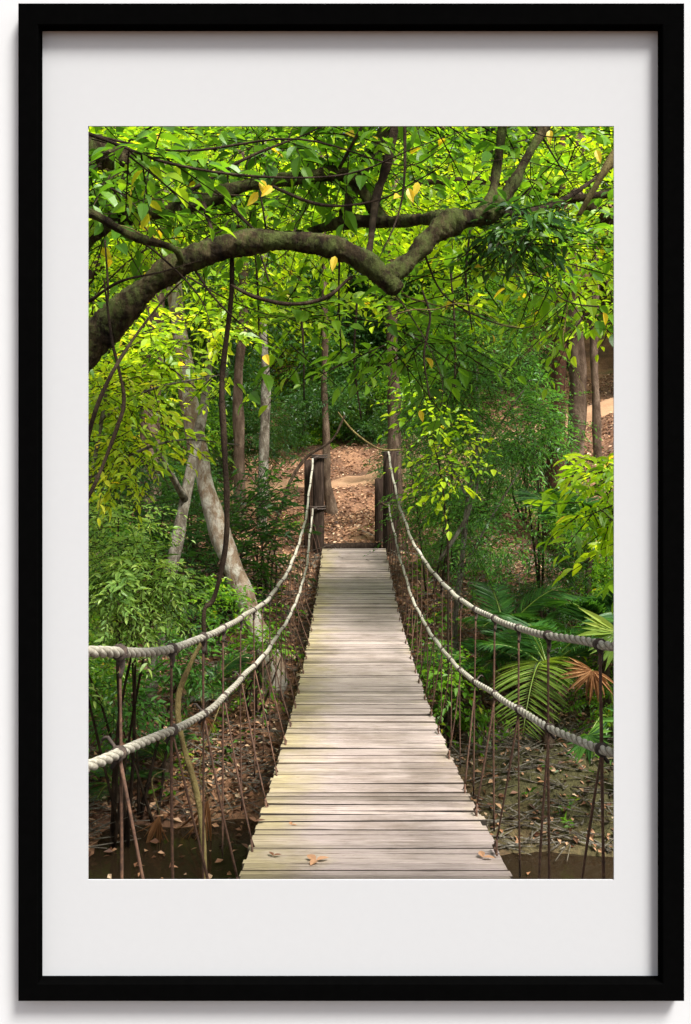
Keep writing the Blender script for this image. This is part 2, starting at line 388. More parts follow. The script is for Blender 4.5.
# ------------------------------------------------------------------ foliage generators
def unit(v): return v/(np.linalg.norm(v, axis=-1, keepdims=True)+1e-9)
def leaves(pos, dr, nm, L, wr=.42, detail=False, fold=.12, droop=.2, tint=None):
    n = len(pos); dr = unit(dr); sd = unit(np.cross(dr, nm)); up = unit(np.cross(sd, dr)); L = np.asarray(L)*np.ones(n)
    Lc = L[:, None]; t = rng.random(n) if tint is None else tint
    if not detail:
        w = Lc*wr*.5
        b = pos; tip = pos+dr*Lc-up*Lc*droop; mid = pos+dr*Lc*.45-up*Lc*droop*.15
        V = np.stack([b, mid-sd*w+up*Lc*fold, tip, mid+sd*w+up*Lc*fold], 1).reshape(-1, 3)
        o = np.arange(n)[:, None]*4
        T = np.stack([o+[0, 2, 1], o+[0, 3, 2]], 1).reshape(-1, 3); return V, T, np.repeat(t, 2)
    rows = []
    for (u, wf) in ((.22, .40), (.45, .5), (.75, .32)):
        c = pos+dr*Lc*u-up*Lc*droop*u*u; w = Lc*wr*wf; rise = up*Lc*fold*wf*2
        rows += [c-sd*w+rise, c, c+sd*w+rise]
    V = np.stack([pos]+rows+[pos+dr*Lc-up*Lc*droop], 1).reshape(-1, 3)
    o = np.arange(n)[:, None]*11
    tr = [[0, 2, 1], [0, 3, 2], [1, 2, 5], [1, 5, 4], [2, 3, 6], [2, 6, 5], [4, 5, 8], [4, 8, 7], [5, 6, 9], [5, 9, 8], [7, 8, 10], [8, 9, 10]]
    T = np.stack([o+q for q in tr], 1).reshape(-1, 3); return V, T, np.repeat(t, len(tr))

def sprays(cen, nl=9, tl=.5, ll=.09, wr=.42, detail=False, updn=-.15, spread=1.0, outward=None, ang=.9, clump_tint=.55):
    """twigs with alternate leaves; returns leaf mesh arrays + twig segments"""
    n = len(cen); th = rng.random(n)*2*np.pi
    d = np.stack([np.cos(th), np.sin(th), updn+rng.normal(0, .3, n)], 1)
    if outward is not None: d = d+outward*1.2
    d = unit(d); tlen = tl*(.6+.8*rng.random(n))
    nz = unit(np.array([0, 0, 1.])+rng.normal(0, .28*spread, (n, 3)))
    k = (np.arange(nl)+.6)/nl
    pos = cen[:, None]+d[:, None]*(tlen[:, None, None]*k[None, :, None]); pos[..., 2] -= .25*tlen[:, None]*k[None]**2
    side = unit(np.cross(d, nz)); sg = np.where(np.arange(nl) % 2 == 0, 1., -1.); sg[-1] = 0
    ld = d[:, None]*math.cos(ang)+side[:, None]*sg[None, :, None]*math.sin(ang)
    ld = ld+rng.normal(0, .22, ld.shape)*spread; ld[..., 2] -= .18
    nm = nz[:, None]+rng.normal(0, .30, ld.shape)*spread
    L = ll*(.45+.85*rng.random((n, nl)))*(.7+.55*rng.random((n, 1)))*(1-.25*np.abs(k-.5))[None]
    t = np.clip(clump_tint*rng.random(n)[:, None]+(1-clump_tint)*rng.random((n, nl)), 0, .985)
    t = np.where(rng.random((n, nl)) < .006, 1., t)
    V, T, tt = leaves(pos.reshape(-1, 3), ld.reshape(-1, 3), nm.reshape(-1, 3), L.ravel(), wr, detail, tint=t.ravel())
    return (V, T, tt), (cen, pos[:, -1], np.full(n, ll*.035+.0012))

def tris(a, b, r):
    n = len(a); d = unit(b-a); u = unit(np.cross(d, np.array([.3, .2, 1.]))); v = np.cross(d, u); V = []
    for q, s in ((a, 1.), (b, .5)):
        for k in range(3):
            V.append(q+(u*math.cos(k*2.094)+v*math.sin(k*2.094))*(r*s)[:, None])
    V = np.stack(V, 1).reshape(-1, 3); o = np.arange(n)[:, None]*6
    T = np.stack([o+q for q in ([0, 1, 4, 3], [1, 2, 5, 4], [2, 0, 3, 5])], 1).reshape(-1, 4); return V, T

def join(parts):
    V = []; T = []; t = []; n = 0
    for (v, f, q) in parts: V.append(v); T.append(f+n); t.append(q); n += len(v)
    return np.vstack(V), np.vstack(T), np.concatenate(t)

def blob_pts(c, r, n, clumps=0, shell=.0):
    c = np.array(c); r = np.array(r)
    def ell(m):
        v = unit(rng.normal(size=(m, 3))); return v*((rng.random(m)*(1-shell)+shell)**(1/3))[:, None]
    if clumps:
        cc = ell(clumps); i = rng.integers(0, clumps, n); q = cc[i]*.85+rng.normal(0, .17, (n, 3))
    else: q = ell(n)
    return c+q*r, q

def foliage(name, blobs, m, parent, nl=9, tl=.5, ll=.09, wr=.42, detail=False, twig=M['bark_dark'], **kw):
    """blobs: (centre, radii, sprays, clumps)"""
    parts = []; A = []; B = []; Rr = []
    for (c, r, n, cl) in blobs:
        q, u = blob_pts(c, r, n, cl)
        a, tw = sprays(q, nl, tl, ll, wr, detail, outward=u*.7, **kw); parts.append(a); A.append(tw[0]); B.append(tw[1]); Rr.append(tw[2])
    V, T, t = join(parts)
    org = np.array(parent.location) if parent else np.zeros(3)
    V2, Q2 = tris(np.vstack(A), np.vstack(B), np.concatenate(Rr)); T2 = np.vstack([Q2[:, :3], Q2[:, [0, 2, 3]]])+len(V)
    me = np_mesh(name, np.vstack([V, V2])-org, np.vstack([T, T2]), m, np.r_[t, np.zeros(len(T2))])
    me.materials.append(twig); me.polygons.foreach_set('material_index', np.r_[np.zeros(len(T), int), np.ones(len(T2), int)].astype(np.int32))
    return link(name, me, parent)
def PB(px, py, d, rx, ry, rd, n, cl=0):
    return (P(px, py, d), (rx/F*d, rd, ry/F*d), n, cl)

# ------------------------------------------------------------------ the bridge
def deck_z(y): return EYE-1.96+.0125*(y-8.8)**2
def deck_x(y): return .112+.0022*(y-3.3)
br = thing('rope_bridge', (.12, 14.4, deck_z(14.4)), 'narrow suspension footbridge of weathered planks with rope rails crossing the forest stream', 'bridge')
mb = MB(); y = 1.72; k = 0
while y < 14.35:
    wd = random.choice([.042, .05, .055, .06, .065, .075]); gap = random.choice([.003, .004, .005, .007, .009])
    if random.random() < .09: gap = .016
    c = y+wd/2; s = .025*(c-8.8)
    a = math.atan(s)+random.gauss(0, .012); yaw = random.gauss(0, .006); roll = random.gauss(0, .004)
    rot = (Matrix.Rotation(yaw, 3, 'Z') @ Matrix.Rotation(roll, 3, 'Y') @ Matrix.Rotation(a, 3, 'X'))
    hx = .508+random.gauss(0, .004)
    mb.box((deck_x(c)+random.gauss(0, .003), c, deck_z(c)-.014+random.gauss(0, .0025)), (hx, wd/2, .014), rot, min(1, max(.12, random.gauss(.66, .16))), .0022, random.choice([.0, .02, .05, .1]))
    y += wd+gap; k += 1
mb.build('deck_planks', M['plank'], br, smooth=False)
for sx in (-.33, .33):
    mb = MB(); yy = np.linspace(1.75, 14.4, 26); mb.tube([(deck_x(v)+sx, v, deck_z(v)-.062) for v in yy], .03, 8, 1, .05); mb.build('deck_cable', M['rust'], br)

ropes = {
 'ul': [(-.53, 1.67, -.38), (-.516, 1.81, -.41), (-.516, 2.5, -.56), (-.516, 3.3, -.68), (-.516, 4.76, -.87), (-.516, 6.6, -1.03), (-.516, 8.8, -1.08), (-.516, 11.5, -.905), (-.52, 13.2, -.52), (-.516, 14.3, -.14)],
 'll': [(-.52, 1.67, -.60), (-.516, 1.81, -.637), (-.516, 2.48, -.79), (-.514, 3.4, -.975), (-.512, 5.2, -1.23), (-.510, 7.6, -1.47), (-.51, 9.6, -1.57), (-.50, 11.4, -1.50), (-.51, 13, -1.2), (-.52, 14.2, -.93)],
 'ur': [(.685, 1.67, -.36), (.683, 2.28, -.5), (.68, 2.58, -.547), (.68, 3.25, -.654), (.68, 4.12, -.774), (.68, 5.1, -.867), (.68, 6.55, -.94), (.68, 8, -.95), (.68, 9.67, -.88), (.68, 12.1, -.57), (.68, 14.3, -.03)],
 'lr': [(.685, 1.67, -.58), (.682, 2.28, -.77), (.68, 2.76, -.876), (.68, 3.32, -.977), (.68, 4.12, -1.12), (.68, 5.1, -1.27), (.68, 6.55, -1.42), (.68, 8.1, -1.50), (.68, 9.8, -1.47), (.68, 12.1, -1.22), (.68, 14.2, -.87)]}
RP = {}
def rope_obj(name, pts, r0, r1, twist=34, parent=br, mt=None, n=24):
    pts = np.array(pts, float); p, _ = smooth_path(pts, np.ones(len(pts)), 60)
    seg = np.r_[0, np.cumsum(np.linalg.norm(np.diff(p, axis=0), axis=1))]
    m_ = int(seg[-1]/.006); s = np.linspace(0, seg[-1], m_); p = np.stack([np.interp(s, seg, p[:, i]) for i in range(3)], 1)
    p[:, 0] += .004*np.sin(s*3.1+pts[0, 0]*9)+.003*np.sin(s*7.7); p[:, 2] += .004*np.sin(s*2.3+1)
    T = unit(np.gradient(p, axis=0)); Nn = unit(np.cross(T, [0, 0, 1.])); Bn = np.cross(T, Nn)
    th = np.arange(n)/n*2*np.pi; rr = np.interp(s, [0, seg[-1]], [r0, r1])
    sh = rr[:, None]*(1-.20*np.abs(np.sin(1.5*(th[None]-twist*s[:, None])))**3*1.0)
    sh = rr[:, None]*(.70+.33*np.abs(np.cos(1.5*(th[None]-twist*s[:, None]))))
    V = p[:, None]+Nn[:, None]*(np.cos(th)[None]*sh)[..., None]+Bn[:, None]*(np.sin(th)[None]*sh)[..., None]
    idx = np.arange(m_*n).reshape(m_, n); nx_ = np.roll(idx, -1, 1)
    Q = np.stack([idx[:-1], nx_[:-1], nx_[1:], idx[1:]], -1).reshape(-1, 4)
    o = link(name, np_mesh(name, V.reshape(-1, 3)-np.array(parent.location), Q, mt or M['rope'], np.clip((sh/rr[:, None]-.70)/.33, 0, 1)[:-1].ravel(), smooth=True), parent)
    return p
for k_, nm in (('ul', 'hand_rope'), ('ll', 'side_rope'), ('ur', 'hand_rope'), ('lr', 'side_rope')):
    pts = np.array(ropes[k_]); pts[:, 2] += EYE
    RP[k_] = rope_obj(nm, pts, .0122, .0155)
def at_rope(k_, y):
    p = RP[k_]; return np.array([np.interp(y, p[:, 1], p[:, i]) for i in range(3)])

def hanger_pieces(k_, y, side):
    up = at_rope('u'+k_, y+random.uniform(-.02, .02)); lo = at_rope('l'+k_, y)
    bx = up[0]+random.uniform(-.006, .006)
    bot = np.array([bx, y+random.uniform(-.07, .07), deck_z(y)-.07])
    h = MB(); mid = (up+bot)/2+np.array([random.uniform(-.005, .005), random.uniform(-.02, .02), 0])
    r = random.uniform(.0034, .0046)
    h.tube([up+[0, 0, .008], mid, bot], r, 6, 4, .15)
    b = h.build('hanger_rod', M['rust'], br)
    # binding round the hand rope
    kb = MB(); T = unit(at_rope('u'+k_, y+.02)-at_rope('u'+k_, y-.02))
    for s in (-.007, .007): kb.tube([up+T*(s-.006), up+T*(s+.006)], .0175, 10, 1, .12)
    kb.tube([up+[0, 0, -.012], up+[.004, .004, -.035], up+[0, 0, -.055]], [.010, .007, .006], 6, 2, .2)
    kb.build('binding', M['knot'], b)
    # slanted tie from the side rope to the plank edge
    ft = np.array([deck_x(y)+side*(.508-.02), y+random.uniform(-.16, .10), deck_z(y)+.004])
    t = MB(); md = (lo*.5+ft*.5)+np.array([random.uniform(-.006, .006), random.uniform(-.02, .02), -.004]); j = ft+(lo-ft)*.08
    t.tube([lo, md, j], random.uniform(.0034, .0048), 6, 4, .2)
    t.tube([j, ft+[0, -.035, 0]], .0045, 6, 1); t.tube([j, ft+[0, .035, 0]], .0045, 6, 1); t.tube([ft+[0, -.045, .002], ft+[0, .045, .002]], .005, 6, 1)
    t = t.build('side_tie', M['rust'], br)
    kb = MB(); T = unit(at_rope('l'+k_, y+.02)-at_rope('l'+k_, y-.02))
    kb.tube([lo-T*.011, lo+T*.011], .0178, 10, 1, .12); kb.tube([lo+T*.01+[0, 0, -.01], lo+T*.01+[side*.02, 0, -.035]], .006, 6, 1, .2)
    if random.random() < .5: kb.tube([lo, lo+[side*.03, .02, .03], lo+[side*.045, .03, .02]], .004, 6, 2)
    kb.build('binding', M['knot'], t)
y = 2.04
while y < 14.1: hanger_pieces('l', y, -1); y += .60*random.uniform(.9, 1.1)
y = 2.40
while y < 14.1: hanger_pieces('r', y, 1); y += .56*random.uniform(.9, 1.1)
y = 2.2
while y < 14.2:
    mb = MB(); mb.box((deck_x(y), y, deck_z(y)-.115), (.50, .035, .024), None, .5, .004); mb.build('crossbeam', M['post'], br, smooth=False); y += 1.35
# posts at the far end
def post(px, d, w, zt, zb, lean=0, n=9, name='post', ragged=.03):
    x = (px-CX)/F*d; h = MB(); r = w/2
    zs = np.linspace(zb, zt, 9); pts = [(x+lean*(q-zb), d, EYE+q) for q in zs]
    V = ring_path(np.array(pts), np.full(9, r), 10, .10)
    V[-10:, 2] += rng.normal(0, ragged, 10)
    Q = [(i*10+j, i*10+(j+1) % 10, (i+1)*10+(j+1) % 10, (i+1)*10+j) for i in range(8) for j in range(10)]
    V = np.vstack([V, np.array(pts[-1])-[0, 0, .03]]); Q += [(90, 80+j, 80+(j+1) % 10, 80+(j+2) % 10) for j in range(0, 10, 2)]
    h.add(V, Q); return h.build(name, M['post'], br)
post(318, 14.45, .20, -.10, -3.2, .0)
post(309, 14.75, .16, -.17, -3.0, .0)
post(390.5, 14.45, .25, -.04, -3.2, .0)
post(380, 15.1, .18, -.46, -2.6, .0)
mb = MB(); mb.tube([P(320, 548, 14.62), P(350, 547.5, 14.66), P(381, 546.5, 14.62)], [.07, .075, .07], 10, 4, .1); mb.build('threshold_log', M['post'], br)
# lashing of the ropes on the posts
for (a, b_) in (((-.516, 14.3, -.14), (-.43, 14.42, -.10)), ((-.52, 14.2, -.93), (-.46, 14.42, -.92)), ((.68, 14.3, -.03), (.72, 14.45, -.05)), ((.68, 14.2, -.87), (.70, 14.42, -.85))):
    mb = MB(); q = np.array(b_)+[0, 0, EYE]
    for dz in (-.02, 0.015):
        ring = [q+[.135*math.cos(u), .135*math.sin(u)+.03, dz] for u in np.linspace(0, 6.28, 13)]
        mb.tube(ring, .012, 6, 1, caps=False)
    mb.tube([np.array(a)+[0, 0, EYE], q+[0, -.11, 0]], .016, 6, 1)
    mb.build('lashing', M['knot'], br)
mb = MB(); mb.tube([P(379, 501, 14.3), P(388, 506, 14.2), P(400, 505, 14.3)], .012, 6, 3); mb.build('cross_peg', M['rust'], br)

# ------------------------------------------------------------------ trees with a place of their own in the picture
def trunk(t, pts, radpx, mt, name='trunk', rough=.12, n=12, sub=5):
    """pts: (px,py,d); radii given as pixel widths"""
    mb = MB(); q = np.array([P(*p) for p in pts]); r = np.array([w_/2/F*p[2] for w_, p in zip(radpx, pts)])
    mb.tube(q, r, n, sub, rough); return mb.build(name, mt, t)

# 1 the mossy tree arching over the bridge
base = (-2.75, 4.6, float(ground(-2.75, 4.6)))
ot = thing('overhanging_tree', base, 'mossy tree whose thick bent limb arches over the near end of the bridge', 'tree')
def limb(pts, wpx, name='limb', mt='bark_mossy', rough=.24, n=20, sub=14):
    return trunk(ot, pts, wpx, M[mt], name, rough, n, sub)
mb = MB(); q = [base, (-2.5, 4.6, base[2]+.9), (-2.05, 4.6, base[2]+1.7)]+[P(*p) for p in [(40, 420, 4.7), (88, 350, 4.8), (130, 303, 4.8), (180, 264, 4.8), (245, 243, 4.8), (310, 243, 4.8), (355, 256, 4.8), (388, 281, 4.8), (397, 292, 4.78)]]
mb.tube(q, [.17, .13, .11, .10, .084, .075, .066, .060, .056, .055, .062, .03], 30, 22, .20); mb.build('trunk', M['bark_mossy'], ot)
limb([(385, 279, 4.8), (408, 262, 4.85), (432, 236, 4.9), (455, 221, 4.95), (492, 213, 5.0), (512, 186, 5.0), (530, 152, 5.05), (560, 105, 5.1), (590, 60, 5.2)], [17, 18, 20, 24, 18, 11, 9, 8, 6], 'limb')
limb([(480, 216, 5), (492, 195, 5.1), (498, 160, 5.2), (505, 110, 5.3)], [12, 10, 9, 8])
limb([(460, 222, 4.98), (430, 219, 5.3), (390, 222, 5.6), (345, 222, 5.8), (290, 235, 6.1), (230, 225, 6.4)], [20, 14, 12, 12, 9, 3])
limb([(70, 262, 5.5), (105, 225, 5.5), (150, 214, 5.5), (200, 203, 5.5), (240, 187, 5.5), (290, 179, 5.6), (345, 175, 5.7), (372, 205, 5.7), (385, 222, 5.7)], [16, 15, 13, 14, 14, 13, 12, 13, 12])
limb([(60, 205, 4.4), (95, 215, 4.4), (130, 235, 4.5), (172, 248, 4.6), (182, 262, 4.75)], [10, 9, 8, 7, 6], 'branch')
limb([(60, 150, 6.5), (95, 152, 6.5), (128, 163, 6.5), (150, 190, 6.5)], [30, 28, 24, 14])
limb([(400, 100, 5.6), (388, 160, 5.6), (376, 200, 5.6), (370, 246, 5.2), (366, 262, 4.85)], [10, 9, 8, 7, 5], 'branch', 'bark_dark')
limb([(405, 90, 6), (380, 140, 6), (355, 185, 5.9), (345, 215, 5.8)], [12, 11, 12, 12], 'branch')
limb([(640, 110, 5), (605, 170, 5), (578, 217, 5.1)], [8, 8, 4], 'branch', 'bark_branch')
limb([(500, 214, 5), (535, 210, 5.4), (570, 196, 5.8), (620, 160, 6)], [7, 6, 5, 4], 'branch', 'bark_dark')
tw = [ # thin branches: points px, depth, width
 [(60, 125), (110, 140), (170, 165), (260, 175), (350, 172), (420, 148), (490, 122)], 
 [(88, 133), (180, 150), (300, 140), (400, 165), (440, 150), (500, 100)],
 [(80, 470), (100, 400), (130, 345), (165, 300), (185, 280)],
 [(260, 182), (320, 205), (380, 201), (420, 178), (470, 150)],
 [(190, 190), (250, 155), (320, 128), (380, 90)],
 [(200, 200), (215, 240), (225, 262)], [(230, 205), (250, 225), (270, 244)],
 [(405, 100), (400, 200), (372, 275)], [(340, 170), (360, 130), (380, 90)],
 [(520, 100), (560, 170), (575, 190)], [(190, 262), (215, 300), (250, 330), (300, 360)],
 [(120, 225), (160, 255), (200, 300), (215, 345)], [(420, 250), (450, 300), (520, 330), (560, 300)],
 [(355, 260), (400, 300), (440, 380), (430, 440)], [(270, 244), (262, 210), (250, 130)],
 [(88, 300), (120, 280), (160, 270), (200, 262)]]
for i, l in enumerate(tw):
    dd = [4.2, 5.0, 4.3, 5.2, 5.1, 4.9, 4.9, 5.0, 5.4, 5.2, 4.85, 4.6, 5.0, 4.85, 5.1, 4.6][i]
    ww = [4, 3, 6, 4, 4, 6, 5, 4, 4, 3, 3, 3, 2.5, 2.2, 3, 4][i]
    trunk(ot, [(a+random.uniform(-2, 2), b_+random.uniform(-2, 2), (5.5-.6*j/2 if i in (5, 6) else dd+.1*math.sin(j*2+i))) for j, (a, b_) in enumerate(l)], [ww*(1-.85*j/(len(l)-1)) for j in range(len(l))], M['bark_dark'], 'thin_branch', .15, 6, 6)
LL = dict(nl=7, tl=.40, ll=.115, wr=.5, detail=True)
foliage('foliage', [PB(140, 165, 5.6, 85, 45, .8, 80, 14), PB(270, 150, 5.8, 95, 40, .8, 80, 14), PB(420, 150, 5.9, 80, 35, .8, 60, 12),
                    PB(120, 215, 5.8, 60, 35, .5, 30, 8), PB(120, 150, 4.2, 40, 25, .3, 14, 4), PB(250, 215, 5.9, 70, 25, .5, 25, 8), PB(540, 160, 5.9, 80, 50, .6, 36, 12),
                    PB(510, 265, 5.7, 80, 40, .6, 32, 10), PB(590, 270, 5.8, 55, 60, .6, 22, 8), PB(410, 335, 5.8, 70, 45, .6, 42, 10), PB(290, 325, 6, 80, 35, .6, 24, 8),
                    PB(20, 250, 5.4, 60, 120, .6, 50, 10), PB(690, 200, 5.6, 70, 120, .8, 60, 12), PB(350, 60, 5.6, 330, 55, 1.1, 110, 30)], M['leaf_mid'], ot, **LL)
for i in range(52):
    x0, y0 = random.uniform(60, 640), random.uniform(110, 330); a = random.uniform(0, 6.28); d0 = random.uniform(4.7, 6.4); l = [(x0, y0, d0)]; w0 = random.uniform(.9, 2.3)
    for j in range(6):
        a += random.gauss(0, .45); x0 += 24*math.cos(a); y0 += 15*math.sin(a)+3; l.append((x0, y0, d0+random.gauss(0, .05)))
    trunk(ot, l, [w0*(1-.8*j/6) for j in range(7)], M[random.choice(['bark_dark', 'bark_branch', 'bark_dark'])], 'thin_branch', .1, 5, 4)
# fern-like clump on the limb at the right
foliage('epiphyte_leaves', [PB(515, 232, 5.1, 45, 22, .3, 80, 0)], M['leaf_dark'], ot, nl=8, tl=.22, ll=.08, wr=.35, detail=True)
ya = [P(*p) for p in [(262, 180, 4.3), (272, 186, 4.3), (258, 192, 4.3), (408, 188, 4.6), (400, 196, 4.6), (418, 182, 4.6), (335, 256, 4.5), (265, 355, 4.6), (603, 312, 5), (550, 130, 5), (630, 150, 5), (596, 150, 5), (420, 410, 6)]]
V, T, t = leaves(np.array(ya), rng.normal(0, .4, (len(ya), 3))+[0, -.3, -1], rng.normal(0, .3, (len(ya), 3))+[0, -1, .2], .085, .45, True)
link('yellow_leaves', np_mesh('yellow_leaves', V-np.array(base), T, M['leaf_yellow'], np.full(len(t), 1.)), ot)

# hanging vines
def vine(name, pts, wpx, label, mt='bark_dark', group=None, cat='vine', rough=.15):
    q = np.array([P(*p) for p in pts]); r = np.array([w_/2/F*p[2] for w_, p in zip(wpx, pts)])
    mb = MB(); mb.tube(q, r, 8, 8, rough); o = mb.build(name, M[mt]); return tag(o, label, cat, group)
vine('hanging_vine', [(232, 250, 4.85), (231, 300, 4.9), (222, 380, 5), (224, 440, 5), (227, 500, 5), (225, 550, 5.05), (214, 598, 5.1), (204, 612, 5.1), (206, 655, 5.1)], [4, 5, 6, 6, 6, 5, 5, 4, 4], 'dark woody vine hanging straight down left of the leaning pale trunk')
vine('hanging_vine', [(231, 285, 4.85), (255, 297, 4.8), (290, 304, 4.8), (325, 298, 4.8), (352, 276, 4.8)], [3, 4, 4, 4, 3], 'dark looping vine slung under the mossy arching limb')
vine('hanging_vine', [(60, 540, 4.4), (92, 490, 4.4), (118, 425, 4.4), (124, 400, 4.4), (119, 370, 4.4), (112, 340, 4.4), (104, 280, 4.4)], [3, 4, 4, 4, 3, 3, 2], 'thin kinked vine at the left edge below the mossy limb')
vine('hanging_vine', [(203, 640, 5.4), (190, 665, 5.4), (178, 700, 5.4), (182, 740, 5.4), (196, 790, 5.4), (203, 840, 5.4), (206, 930, 5.4)], [4, 5, 6, 6, 6, 6, 6], 'crooked dark stem hanging behind the near left bridge rails', 'bark_branch')
vine('hanging_vine', [(422, 290, 4.9), (430, 315, 4.9), (427, 335, 4.9), (424, 360, 4.9), (430, 400, 4.9)], [2, 2.4, 2.4, 2, 1.5], 'short thin vine dangling right of the limb fork')
for i, (x, y0, y1, d) in enumerate([(340, 240, 350, 6), (357, 300, 420, 6.5), (300, 300, 400, 7), (470, 230, 330, 6), (105, 240, 350, 5.2), (450, 260, 400, 7), (255, 250, 330, 6.5)]):
    vine('hanging_vine', [(x, y0, d), (x+random.uniform(-6, 6), (y0+y1)/2, d), (x+random.uniform(-6, 6), y1, d)], [2.2, 2, 1.6], 'hair thin vine dangling among the leaves of the upper canopy', group='thin vines in the canopy')

def soil_z(x, y): return float(ground(x, y))
def tree(name, label, pts, wpx, mt, blobs=None, lm='leaf_mid', cat='tree', group=None, branches=(), **kw):
    q0 = P(*pts[0]); g = soil_z(q0[0], q0[1])
    t = thing(name, (q0[0], q0[1], min(g, q0[2])), label, cat, group)
    pp_ = list(pts)
    q = np.array([P(*p) for p in pp_]); r = np.array([w_/2/F*p[2] for w_, p in zip(wpx, pp_)])
    q = np.vstack([[q[0][0], q[0][1], min(g, q[0][2])-.15], q]); r = np.r_[r[0]*1.3, r]
    mb = MB(); mb.tube(q, r, 12, 6, .14); mb.build('trunk', M[mt], t)
    for (bp, bw) in branches: trunk(t, bp, bw, M[mt], 'branch', .14, 8, 5)
    if blobs: foliage('foliage', blobs, M[lm], t, **kw)
    return t

# 2 leaning pale trunk
tree('leaning_tree', 'thick leaning tree with mottled pale orange bark left of the bridge', [(272, 668, 10.5), (252, 616, 10.6), (226, 550, 10.7), (207, 490, 10.8), (192, 420, 10.9), (182, 350, 11), (170, 250, 11.2), (165, 150, 11.4)], [24, 21, 20, 19, 18, 17, 16, 14], 'bark_pale',
     [PB(165, 200, 10.5, 90, 60, 1.4, 260, 24), PB(235, 300, 10.4, 65, 40, 1, 80, 16)], 'leaf_bright', nl=9, tl=.5, ll=.11)
tree('slender_tree', 'slender grey spotted trunk leaning right beside the thick pale trunk', [(145, 720, 10), (160, 640, 10), (172, 570, 10), (183, 510, 10.1), (192, 465, 10.2), (205, 400, 10.3), (212, 330, 10.4)], [13, 12, 12, 12, 11, 9, 7], 'bark_grey',
     [PB(120, 400, 7.6, 60, 38, .7, 110, 18), PB(120, 350, 8.0, 70, 28, .7, 80, 12), PB(180, 338, 8.2, 50, 18, .6, 40, 8)], 'leaf_yellow', branches=[([(185, 500, 10.1), (150, 440, 9), (110, 400, 7.8)], [7, 5, 3])], nl=8, tl=.42, ll=.115, wr=.48, detail=True)
# yellow-green sapling near left
t = tree('sapling', 'sapling with glowing yellow green leaves at the left edge', [(60, 700, 7), (75, 600, 7), (88, 500, 7), (100, 430, 7), (110, 370, 7)], [7, 6, 5, 4, 3], 'bark_grey',
     [PB(125, 385, 6.9, 55, 28, .5, 50, 10), PB(140, 440, 6.9, 60, 25, .5, 50, 12), PB(110, 470, 6.8, 40, 25, .5, 36, 8), PB(222, 378, 7, 30, 14, .3, 9, 4), PB(45, 420, 7, 50, 80, .5, 60, 10)], 'leaf_yellow',
     branches=[([(92, 480, 7), (130, 455, 6.9), (180, 440, 6.9), (240, 445, 6.9)], [4, 3, 2, 1]), ([(100, 420, 7), (150, 390, 6.9), (220, 375, 6.9)], [3, 2.5, 1])], nl=8, tl=.32, ll=.085, detail=True, updn=0)
tree('brown_tree', 'thick brown trunk in the shade near the left edge', [(150, 560, 15), (150, 450, 15), (152, 380, 15), (155, 300, 15), (158, 150, 15)], [22, 21, 20, 20, 17], 'bark_brown', [PB(120, 200, 14.5, 90, 90, 1.6, 260, 26)], 'leaf_bright', nl=9, tl=.6, ll=.13)
tree('thin_tree', 'slim reddish brown trunk just left of the straight grey trunk on the left bank', [(240, 520, 17), (239, 440, 17), (238, 380, 17), (244, 300, 17), (240, 140, 17)], [12, 11, 10, 9, 8], 'bark_brown', [PB(250, 240, 16.5, 80, 50, 1.5, 130, 20)], 'leaf_bright', nl=9, tl=.6, ll=.13)
tree('thin_tree', 'straight grey trunk with pale blotches between the leaning trunk and the left bridge post', [(262, 520, 16), (264, 450, 16), (266, 380, 16), (262, 300, 16), (268, 140, 16)], [11, 10, 9, 8, 7], 'bark_grey', [PB(300, 190, 15.5, 90, 50, 1.5, 120, 20)], 'leaf_bright', nl=9, tl=.6, ll=.13)
tree('thin_tree', 'slim brown trunk with flared foot on the slope behind the left bridge post', [(331, 508, 18.6), (327, 480, 18.6), (326, 430, 18.6), (324, 380, 18.6), (325, 330, 18.6), (322, 150, 18.6)], [13, 8, 7, 6, 6, 5], 'bark_brown', [PB(340, 200, 17.5, 80, 60, 1.5, 110, 20)], 'leaf_bright', nl=9, tl=.6, ll=.13)
tree('red_tree', 'reddish brown trunk rising right behind the right bridge post', [(397, 560, 15.4), (395, 470, 15.4), (394, 400, 15.5), (392, 330, 15.6), (396, 150, 15.6)], [16, 14, 12, 11, 10], 'bark_brown', [PB(400, 210, 15, 70, 50, 1.5, 110, 20)], 'leaf_bright', nl=9, tl=.6, ll=.13)
tree('twin_tree', 'dark brown trunk, left one of the close pair at upper right', [(552, 520, 14.6), (556, 450, 14.6), (558, 380, 14.6), (562, 300, 14.6), (565, 120, 14.6)], [20, 17, 16, 16, 12], 'bark_red', [PB(520, 190, 14.2, 90, 60, 1.5, 130, 24)], 'leaf_bright', group='pair of trunks at the upper right', nl=9, tl=.6, ll=.13)
tree('twin_tree', 'greyish brown trunk, right one of the close pair at upper right', [(574, 520, 14), (576, 450, 14), (578, 380, 14), (574, 300, 14), (580, 120, 14)], [19, 18, 17, 16, 13], 'bark_brown', [PB(600, 190, 13.5, 90, 60, 1.5, 130, 24)], 'leaf_bright', group='pair of trunks at the upper right', nl=9, tl=.6, ll=.13)
tree('thin_tree', 'pale bare stem at the right edge behind the twin trunks', [(598, 470, 19), (596, 400, 19), (594, 330, 19), (600, 120, 19)], [9, 8, 8, 6], 'bark_brown', [PB(610, 130, 18.5, 60, 40, 1.2, 70, 12)], 'leaf_bright', nl=9, tl=.6, ll=.14)
